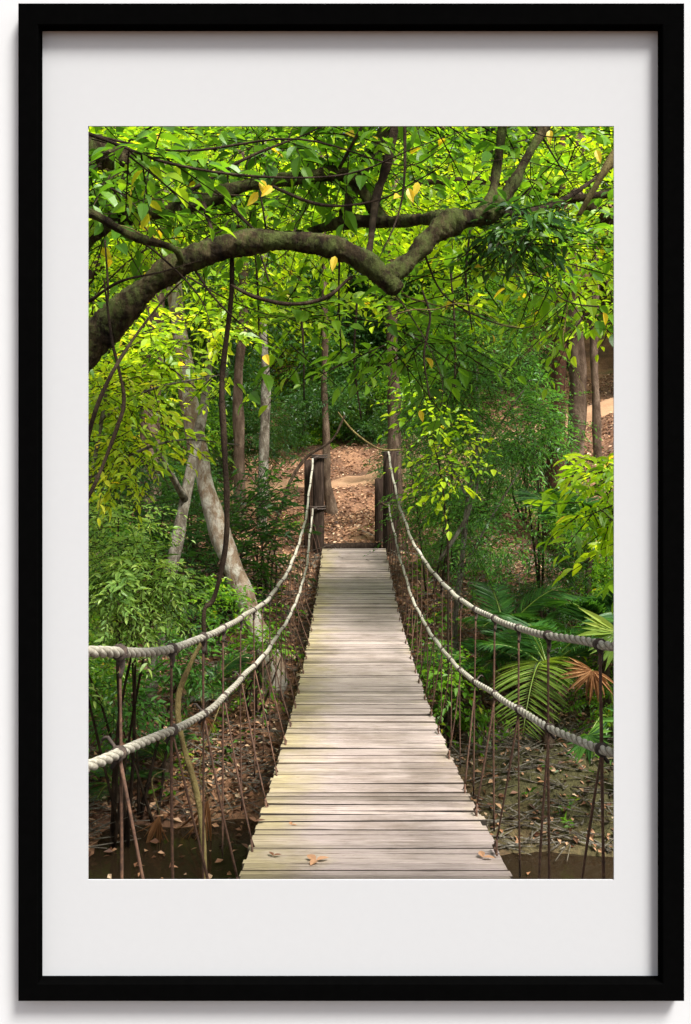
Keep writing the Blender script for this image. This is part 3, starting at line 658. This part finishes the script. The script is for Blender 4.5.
# fine leaved tree right of the bridge
tree('fine_leaved_tree', 'fine leaved dark green small tree filling the slope right of the bridge', [(455, 620, 11.2), (462, 560, 11), (468, 500, 11), (478, 430, 11), (475, 360, 11)], [6, 5, 5, 4, 3], 'bark_grey',
     [PB(490, 340, 10.6, 75, 50, .9, 330, 26), PB(500, 430, 10.8, 80, 50, .9, 330, 24), PB(450, 380, 10.6, 45, 45, .8, 150, 14), PB(500, 520, 11, 80, 45, .9, 240, 20), PB(425, 500, 11.6, 30, 55, .6, 90, 12)], 'leaf_fine',
     branches=[([(462, 570, 11), (490, 520, 11), (520, 470, 11)], [3, 2, 1.5]), ([(468, 500, 11), (440, 440, 11), (430, 400, 11)], [3, 2, 1.2]), ([(470, 470, 11), (510, 410, 10.8), (530, 380, 10.8)], [3, 2, 1.2]), ([(440, 560, 10.6), (465, 520, 10.6), (478, 480, 10.6), (474, 440, 10.6)], [4, 4, 3, 2])], nl=14, tl=.42, ll=.062, wr=.34)
tree('round_leaved_sapling', 'sapling with small round bright leaves beside the right bridge post', [(448, 560, 9.4), (446, 520, 9.4), (440, 470, 9.3), (430, 430, 9.2)], [2, 2, 1.6, 1], 'bark_dark', [PB(448, 462, 9.2, 28, 48, .4, 52, 0), PB(428, 412, 9, 26, 22, .4, 20, 0)], 'leaf_bright', nl=6, tl=.3, ll=.08, wr=.6, detail=True)
tree('bright_shrub', 'bright green large leaved shrub at the right edge above the palms', [(640, 620, 6.6), (630, 560, 6.6), (620, 500, 6.6)], [6, 5, 3], 'bark_grey', [PB(602, 480, 6.5, 32, 30, .4, 34, 6), PB(640, 520, 6.6, 40, 70, .5, 70, 8), PB(600, 505, 6.4, 24, 14, .3, 14, 0)], 'leaf_bright', cat='shrub', nl=7, tl=.3, ll=.13, wr=.36, detail=True)

# left pale shrub, etc.
def shrub(name, label, c, blobs, lm, cat='shrub', group=None, stems=5, **kw):
    b0 = P(*c); g = soil_z(b0[0], b0[1]); t = thing(name, (b0[0], b0[1], g), label, cat, group)
    mb = MB()
    for k in range(stems):
        bl = blobs[k % len(blobs)]; e = np.array(bl[0])+rng.normal(0, .35, 3)*np.array(bl[1]); s = np.array([b0[0]+random.uniform(-.12, .12), b0[1]+random.uniform(-.1, .1), g-.05])
        m_ = (s+e)/2+rng.normal(0, .08, 3); mb.tube([s, m_, e], [.018, .012, .006], 6, 4, .15)
    mb.build('stems', M['bark_dark'], t); foliage('foliage', blobs, M[lm], t, **kw); return t
shrub('pale_shrub', 'pale green fine leaved shrub filling the left edge above the rope rail', (120, 760, 8.3), [PB(120, 590, 7.2, 60, 50, .5, 300, 26), PB(160, 575, 7.2, 35, 45, .4, 120, 10), PB(60, 620, 7.6, 50, 80, .6, 150, 14), PB(120, 520, 8, 45, 25, .5, 80, 10)], 'leaf_pale', nl=11, tl=.3, ll=.064, wr=.38, detail=True, stems=9)
shrub('dense_shrub', 'dark leafy shrub below the left hand rope', (150, 800, 8.8), [PB(130, 690, 8.6, 60, 40, .5, 120, 14), PB(190, 650, 8.9, 30, 40, .5, 60, 8)], 'leaf_fine', nl=9, tl=.32, ll=.08)
shrub('low_shrub', 'low round leaved shrub under the right bridge ties', (455, 760, 9.6), [PB(455, 690, 9.4, 32, 35, .5, 90, 10), PB(430, 650, 10.4, 25, 30, .5, 60, 8)], 'leaf_mid', nl=7, tl=.3, ll=.09, wr=.55)
shrub('low_shrub', 'small low shrub crowding the left edge of the deck', (262, 700, 10), [PB(268, 655, 9.8, 28, 28, .5, 60, 8)], 'leaf_mid', nl=8, tl=.3, ll=.08)
shrub('tall_shrub', 'light green airy shrub on the slope between the fine leaved tree and the twin trunks', (540, 560, 12.2), [PB(530, 420, 12, 34, 50, .6, 150, 16), PB(515, 350, 12.2, 35, 25, .5, 50, 8)], 'leaf_fine', stems=3, nl=11, tl=.42, ll=.085, wr=.38)
shrub('tall_shrub', 'light green airy shrub directly right of the right bridge post', (432, 560, 12.6), [PB(440, 475, 12.6, 24, 50, .6, 110, 14), PB(430, 400, 12.8, 35, 35, .6, 100, 12)], 'leaf_mid', stems=3, nl=10, tl=.4, ll=.09, wr=.42)
# bamboo-like thicket: left of bridge
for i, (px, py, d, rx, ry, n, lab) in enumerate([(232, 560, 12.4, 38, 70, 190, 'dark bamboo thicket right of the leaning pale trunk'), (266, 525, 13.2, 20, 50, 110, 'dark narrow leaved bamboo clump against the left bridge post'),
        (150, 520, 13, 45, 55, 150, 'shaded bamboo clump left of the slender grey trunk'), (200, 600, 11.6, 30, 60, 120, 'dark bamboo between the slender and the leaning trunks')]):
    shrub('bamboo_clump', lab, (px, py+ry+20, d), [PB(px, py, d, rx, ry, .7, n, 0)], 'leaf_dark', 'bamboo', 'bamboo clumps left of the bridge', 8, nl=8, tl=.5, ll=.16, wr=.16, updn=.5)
# the two leaning stems at the far end
vine('bare_branch', [(345, 415, 14), (332, 440, 14), (308, 456, 13.9), (292, 478, 13.8), (282, 505, 13.6), (270, 540, 13.4)], [2, 2.5, 3, 3.5, 3.5, 3.5], 'bare bent stem crossing in front of the left bridge post', 'bark_dark', cat='branch')
vine('bare_branch', [(338, 412, 14), (352, 430, 14), (370, 444, 14), (385, 450, 14), (410, 449, 14)], [1.4, 2, 2, 1.8, 1.4], 'bare drooping twig touching the top of the right bridge post', 'bark_branch', cat='branch')

# ------------------------------------------------------------------ palms
def frond(base, dr, L, droop, lw, nl=26, leafl=.38, mt=None, twist=0, tintlo=.0):
    """feather frond -> (rachis MB, leaflets arrays)"""
    base = np.array(base, float); dr = unit(np.array(dr, float)); s = np.linspace(0, 1, 14)
    pts = base+dr*L*s[:, None]; pts[:, 2] -= droop*L*s**2
    T = unit(np.gradient(pts, axis=0)); side = unit(np.cross(T, [0, 0, 1.])); up = np.cross(side, T)
    if twist: side, up = side*math.cos(twist)+up*math.sin(twist), up*math.cos(twist)-side*math.sin(twist)
    k = np.linspace(.2, 1, nl); pos = np.stack([np.interp(k, s, pts[:, i]) for i in range(3)], 1)
    tt = np.stack([np.interp(k, s, T[:, i]) for i in range(3)], 1); sd = np.stack([np.interp(k, s, side[:, i]) for i in range(3)], 1); uu = np.stack([np.interp(k, s, up[:, i]) for i in range(3)], 1)
    LLn = leafl*(np.sin(np.clip(k*.95+.05, 0, 1)*np.pi)**.55+.15)
    A = []
    for sg in (-1, 1):
        d = tt*.55+sd*sg*.95+uu*.12+rng.normal(0, .06, tt.shape); A.append(leaves(pos, d, uu+sd*sg*.3+rng.normal(0, .1, tt.shape), LLn*(.9+.2*rng.random(nl)), lw, True, .02, .22, tint=np.clip(tintlo+rng.random(nl)*.6, 0, 1)))
    return pts, join(A)
def palm(label, loc, fr, mt='palm', group=None, stem=.3, name='palm'):
    t = thing(name, loc, label, 'palm', group); loc = np.array(loc)
    mb = MB(); mb.tube([loc-[0, 0, .1], loc+[0, 0, stem*.5], loc+[.02, 0, stem]], [.06, .05, .035], 8, 3, .2); mb.build('stem', M['bark_brown'], t)
    for (az, el, L, dp, m_) in fr:
        d = (math.sin(R(az))*math.cos(R(el)), math.cos(R(az))*math.cos(R(el)), math.sin(R(el)))
        pts, A = frond(loc+[0, 0, stem], d, L, dp, .062, int(24+L*14), L*.30, twist=random.uniform(-.3, .3))
        rb = MB(); rb.tube(pts, np.linspace(.010, .003, len(pts)), 5, 1); f = rb.build('frond_stalk', M['palm_yellow'], t)
        o = link('leaflets', np_mesh('leaflets', A[0]-loc, A[1], M[m_], A[2]), f)
    return t
def frs(n, L=1.3, el=(20, 65), dp=.45, m_='palm', az0=0):
    return [(az0+360/n*i+random.uniform(-15, 15), random.uniform(*el), L*.82*random.uniform(.75, 1.15), dp*random.uniform(.7, 1.3), m_) for i in range(n)]
def gp(px, py_hint, d): 
    x = (px-CX)/F*d; return (x, d, soil_z(x, d))
palm('young palm with a yellowing frond drooping before the right side rope', gp(548, 0, 9.0), frs(7, 1.35)+[(205, 40, 1.35, .9, 'palm_yellow')], stem=.75)
palm('dark feather palm at the right edge under the bright shrub', gp(605, 0, 9.8), frs(9, 1.6, (25, 75)), stem=.8)
palm('small palm low behind the middle of the right hand rope', gp(505, 0, 10.6), frs(8, 1.2, (15, 60)), stem=.5)
palm('upright palm rising above the right hand rope near the edge', gp(588, 0, 11.6), frs(9, 1.7, (40, 80), .4), stem=1.0)
palm('palm out at the far right of the bank', gp(660, 0, 9), frs(8, 1.6), stem=.8)
palm('bright green palm seedling on the left bank below the side rope', gp(165, 0, 9.2), frs(6, .8, (30, 80)), stem=.15)
palm('feather palm standing behind the left side rope', gp(205, 0, 10.2), frs(7, 1.0, (30, 80)), stem=.2)
palm('little palm seedling at the water edge far left', gp(115, 0, 8.9), frs(6, .7, (20, 70)), stem=.15)
# fan palm leaves
def fan(t, c, r, nrm, dn, mt, n=26, span=300, wr=.15):
    c = np.array(c, float); nrm = unit(np.array(nrm, float)); dn = unit(np.array(dn, float)-nrm*np.dot(dn, nrm)); sd = np.cross(nrm, dn)
    a = np.radians(np.linspace(-span/2, span/2, n)); dd = np.outer(np.cos(a), dn)+np.outer(np.sin(a), sd)
    V, T, tt = leaves(np.repeat(c[None], n, 0), dd, np.repeat(nrm[None], n, 0)+rng.normal(0, .3 if 'dead' in mt else .12, (n, 3)), r*(.6+.45*rng.random(n)), wr*(.65 if 'dead' in mt else 1), True, .05, .5 if 'dead' in mt else .2)
    return link('fan_blade', np_mesh('fan_blade', V-np.array(t.location), T, M[mt], tt), t)
def fanpalm(label, g, leavesl, stem=.3):
    t = thing('fan_palm', g, label, 'palm'); g = np.array(g)
    mb = MB(); mb.tube([g-[0, 0, .1], g+[0, 0, stem]], [.06, .05], 8, 1, .2); mb.build('stem', M['bark_brown'], t)
    for (c, r, mt, span) in leavesl:
        c = P(*c); mb = MB(); s = g+[0, 0, stem]; md = (s+c)/2+[0, 0, .25]
        mb.tube([s, md, c], [.012, .009, .006], 6, 6); mb.build('leaf_stalk', M['palm_yellow'], t)
        fan(t, c, r, (rng.normal(0, .25), -1, .45), (rng.normal(0, .3), -.3, -1), mt, 26, span)
    return t
fanpalm('fan palm with one dead orange leaf hanging under the right hand rope', gp(622, 0, 8.4), [((592, 670, 7.6), .27, 'palm_dead', 190), ((588, 735, 8.0), .26, 'palm', 200), ((618, 632, 7.8), .38, 'palm_yellow', 230), ((640, 720, 7.8), .36, 'palm', 250)], .5)
palm('arching feather palm behind the right hanger rods', gp(522, 0, 9.8), frs(9, 1.35, (30, 75), .6), stem=.7)
palm('feather palm with long fronds over the low shrub right of the deck', gp(478, 0, 10.2), frs(7, 1.1, (30, 70), .6), stem=.45)
def dead(label, c, r, span, dn=(0, 0, -1), ground_from=None):
    t = thing('dead_frond', P(*c), label, 'dead palm leaf'); fan(t, P(*c), r, (.1, -1, .3), dn, 'palm_dead', 13, span, .07)
    mb = MB(); mb.tube([P(*c), P(c[0]-8, c[1]-35, c[2]+.2), P(*ground_from)], .006, 6, 4); mb.build('leaf_stalk', M['bark_branch'], t)
dead('small dead orange frond caught by the left side rope', (205, 716, 8.6), .22, 120, ground_from=(190, 655, 8.9))
dead('withered frond hanging down over the left bank by the water', (208, 800, 8.3), .45, 50, (-.3, 0, -1), (222, 700, 9.6))
dead('withered brown frond on the left bank by the yellow stalk', (160, 815, 8.3), .4, 50, (-.3, 0, -1), (165, 770, 9.0))

# ------------------------------------------------------------------ background forest (shared crowns)
CR = []
for v in range(5):
    pts = []
    for b_ in range(7):
        c = rng.normal(0, 1, 3)*np.array([1.0, 1.0, 1.1]); q, u = blob_pts(c, np.array([1.3, 1.3, .8])*random.uniform(.7, 1.1), 170, 14, .2)
        pts.append(sprays(q, 9, .6, .13, .45, outward=u*.6)[0])
    CR.append(join(pts))
crown_me = {}
def crown_mesh(v, m_):
    if (v, m_) not in crown_me: crown_me[(v, m_)] = np_mesh('crown', *CR[v][:2], M[m_], CR[v][2])
    return crown_me[(v, m_)]
tb = {}
def trunk_mesh(v, m_):
    if (v, m_) not in tb:
        mb = MB(); L = 12; k = np.linspace(0, 1, 8); x = np.cumsum(rng.normal(0, .09, 8)); yv = np.cumsum(rng.normal(0, .09, 8))
        mb.tube(np.c_[x-x[0], yv-yv[0], k*L-.3], np.linspace(.16, .06, 8), 10, 4, .14)
        for b_ in range(7):
            i = 3+b_ % 5; s = np.array([x[i]-x[0], yv[i]-yv[0], k[i]*L-.3]); a = random.uniform(0, 6.28); e = s+np.array([math.cos(a)*1.8, math.sin(a)*1.8, 1.2]); mb.tube([s, (s+e)/2+[0, 0, .2], e], [.05, .03, .012], 6, 4, .1)
        tb[(v, m_)] = mb.mesh('trunk', M[m_])
    return tb[(v, m_)]
FT = [] 
def forest_tree(x, y, h, lm, bm, label, crowns=3, cs=1.0, group='forest trees behind the slope'):
    t = thing('forest_tree', (x, y, soil_z(x, y)), label, 'tree', group)
    o = link('trunk', trunk_mesh(random.randrange(4), bm), t); s = h/12; o.scale = (s*1.0, s*1.0, s); o.rotation_euler = (0, 0, random.uniform(0, 6.28))
    for k in range(crowns):
        c = link('crown', crown_mesh(random.randrange(5), lm), t); zz = h*(1-.27*k)-.3
        c.location = (random.uniform(-.7, .7), random.uniform(-.7, .7), zz); c.rotation_euler = (random.uniform(-.3, .3), random.uniform(-.3, .3), random.uniform(0, 6.28)); c.scale = (cs*random.uniform(.85, 1.15),)*3
    return t
rnd = random.Random(3)
rowdef = [(20.5, 2.2, 6.5, 'mid'), (24.5, 2.6, 8, 'mid'), (29, 3.0, 9.5, 'far'), (35, 3.6, 11, 'far'), (43, 4.5, 12, 'far')]
for (yy, st, h, kd) in rowdef:
    hw = yy*.42+3.5; x = -hw
    while x < hw:
        xx = x+rnd.uniform(-.8, .8); y2 = yy+rnd.uniform(-1.3, 1.3)
        if not (yy < 26 and -2.6 < xx < 2.9) and not (yy < 30 and .235 < xx/y2 < .33) and not (yy < 22 and xx > 3.2):
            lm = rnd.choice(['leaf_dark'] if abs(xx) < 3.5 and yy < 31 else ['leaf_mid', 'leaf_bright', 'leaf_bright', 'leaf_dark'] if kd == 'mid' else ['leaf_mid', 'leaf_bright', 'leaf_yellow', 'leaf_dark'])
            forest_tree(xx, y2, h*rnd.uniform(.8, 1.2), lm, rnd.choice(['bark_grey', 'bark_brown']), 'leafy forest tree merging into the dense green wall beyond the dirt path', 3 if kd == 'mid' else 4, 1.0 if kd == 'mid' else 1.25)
        x += st
# dark understorey along the top of the slope
UB = []
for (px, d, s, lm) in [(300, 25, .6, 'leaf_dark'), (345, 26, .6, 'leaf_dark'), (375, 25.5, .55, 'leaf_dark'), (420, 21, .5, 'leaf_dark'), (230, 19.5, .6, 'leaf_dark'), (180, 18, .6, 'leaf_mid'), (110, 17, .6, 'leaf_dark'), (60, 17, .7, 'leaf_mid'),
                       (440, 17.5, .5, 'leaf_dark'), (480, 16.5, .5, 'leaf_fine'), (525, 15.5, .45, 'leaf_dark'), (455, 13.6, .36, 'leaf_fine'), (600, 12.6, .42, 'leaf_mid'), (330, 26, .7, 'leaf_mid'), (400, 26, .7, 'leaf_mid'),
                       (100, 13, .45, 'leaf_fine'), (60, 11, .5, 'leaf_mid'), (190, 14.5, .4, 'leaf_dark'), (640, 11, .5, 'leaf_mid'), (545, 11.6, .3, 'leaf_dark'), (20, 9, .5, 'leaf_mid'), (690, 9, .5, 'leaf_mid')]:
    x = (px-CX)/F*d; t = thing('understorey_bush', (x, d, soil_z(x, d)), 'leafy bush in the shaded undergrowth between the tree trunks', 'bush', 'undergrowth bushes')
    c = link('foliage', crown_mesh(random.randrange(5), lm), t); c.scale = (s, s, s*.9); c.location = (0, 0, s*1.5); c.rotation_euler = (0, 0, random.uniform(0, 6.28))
    mb = MB()
    for k in range(4): a = random.uniform(0, 6.28); mb.tube([(0, 0, -.1), (math.cos(a)*.2, math.sin(a)*.2, s), (math.cos(a)*.5*s, math.sin(a)*.5*s, s*2)], [.03, .02, .01], 6, 3, .1)
    link('stems', mb.mesh('stems', M['bark_dark']), t)
# canopy trees at mid distance whose crowns hang into the top of the view
for i, (px, py, d, lm, n, lab) in enumerate([(120, 300, 9, 'leaf_bright', 1, 'tree with bright backlit leaves behind the left part of the mossy limb'), (290, 330, 10.5, 'leaf_bright', 1, 'bright leafy tree hanging over the bridge behind the limb'),
        (400, 310, 9.5, 'leaf_bright', 1, 'leafy tree hanging right of the limb fork'), (560, 330, 9, 'leaf_bright', 1, 'broad leaved tree in the upper right corner')]):
    side = -1 if px < 345 else 1; xb = side*(3.6+i*.3); g = soil_z(xb, d)
    t = thing('canopy_tree', (xb, d, g), lab, 'tree'); mb = MB(); tp = P(px, py-130, d); mb.tube([(xb, d, g-.2), (xb*.97, d, g+2), (xb*.9, d, EYE+1.2), (tp+np.array([xb, d, EYE+2.5]))/2, tp], [.13, .11, .09, .06, .03], 10, 6, .12); mb.build('trunk', M['bark_dark'], t)
    foliage('foliage', [PB(px, py-110, d, 95, 70, 1.2, 130, 20), PB(px+side*20, py-20, d, 60, 35, .9, 38, 10), PB(px+side*60, py-190, d, 90, 60, 1.2, 60, 10)], M[lm], t, nl=8, tl=.5, ll=.135, wr=.5, detail=True)

# ------------------------------------------------------------------ forest floor litter
def on_ground(n, x0, x1, y0, y1):
    y_ = y0+(y1-y0)*rng.random(n)**1.15; x_ = (x0+(x1-x0)*rng.random(n))*y_/F+0
    return x_, y_
x_, y_ = on_ground(90000, -420, 420, 7.2, 27); z_ = ground(x_, y_)
def pdist(x, y):
    d = np.full(len(x), 9.)
    for q in pp[::2]: d = np.minimum(d, np.hypot(x-q[0], y-q[1]))
    return d
k = (rng.random(len(x_)) < np.where((y_ < 9.6) & (x_ > .9), .28, 1)) & ((z_ > WATER+.02) | ((y_ > 7.3) & (rng.random(len(x_)) < .035))) & ((pdist(x_, y_) > .82) | (rng.random(len(x_)) < .12)); x_, y_, z_ = x_[k], y_[k], np.maximum(z_[k], WATER); n = len(x_)
th = rng.random(n)*6.28; dr = np.stack([np.cos(th), np.sin(th), rng.normal(0, .3, n)], 1)
V, T, t = leaves(np.stack([x_, y_, z_+.015+.03*rng.random(n)], 1), dr, rng.normal(0, .45, (n, 3))+[0, 0, 1], (.045+.055*rng.random(n)), .55, False, .12, .1)
tag(link('leaf_litter', np_mesh('leaf_litter', V, T, M['litter'], t)), 'brown fallen leaves carpeting the banks and the slope', 'leaf litter', kind='stuff')
# twigs on the bank
x_, y_ = on_ground(6500, -330, 330, 8.0, 15); z_ = ground(x_, y_); k = z_ > WATER; x_, y_, z_ = x_[k], y_[k], z_[k]; n = len(x_)
a = np.stack([x_, y_, z_+.03], 1); th = rng.random(n)*6.28; Ls = .15+.5*rng.random(n)**2; b_ = a+np.stack([np.cos(th)*Ls, np.sin(th)*Ls*.7, .18*rng.normal(0, 1, n)*Ls+.05], 1)
V, T = tris(a, b_, .004+.006*rng.random(n)); tag(link('fallen_twigs', np_mesh('fallen_twigs', V, T, M['bark_grey'])), 'tangle of dead twigs strewn on the stream banks', 'twigs', kind='stuff')
# low green ground plants
x_, y_ = on_ground(1500, -420, 420, 8.2, 19); k = (np.abs(x_-.1) > .9) & (rng.random(len(x_)) < .25+.75*sst(.0, .25, wob(x_*2, y_*2)+.1)) & (ground(x_, y_) > WATER+.1); x_, y_ = x_[k], y_[k]
cen = np.stack([x_, y_, ground(x_, y_)+.03], 1); (V, T, t), _ = sprays(cen, 7, .26, .09, .5, updn=.9)
tag(link('ground_cover', np_mesh('ground_cover', V, T, M['leaf_mid'], t)), 'scattered green seedlings growing through the leaf litter', 'ground cover', kind='stuff')
# ground moss tufts on the mound
# fallen leaves on the deck
for i, (px, d, L, lab, tn) in enumerate([(316, 3.52, .055, 'large curled pinkish dry leaf lying on the near planks', .72), (483, 3.56, .05, 'brown dry leaf lying at the right edge of the near planks', .7), (273, 3.58, .035, 'thin dark leaf on the near left planks', .3), (291, 4.0, .03, 'small reddish leaf on the left planks', .6), (255, 4.05, .05, 'dark curled leaf at the left deck edge', .1), (405, 11.5, .06, 'tiny leaf by the right deck edge near the far end', .8)]):
    x = (px-CX)/F*d; z = deck_z(d)+.006; a = random.uniform(-.5, .5); n = 3 if i == 0 else 2
    pos = np.repeat([[0, 0, 0.]], n, 0); dd = np.array([[math.cos(a+q*2.0), math.sin(a+q*2.0), .12] for q in range(n)])
    V, T, t = leaves(pos, dd, np.repeat([[0, 0, 1.]], n, 0)+rng.normal(0, .15, (n, 3)), L, .55, True, .10, .05, tint=np.full(n, tn))
    o = link('fallen_leaf', np_mesh('fallen_leaf', V, T, M['litter'], t)); o.location = (x, d, z); tag(o, lab, 'leaf', 'dry leaves on the deck')
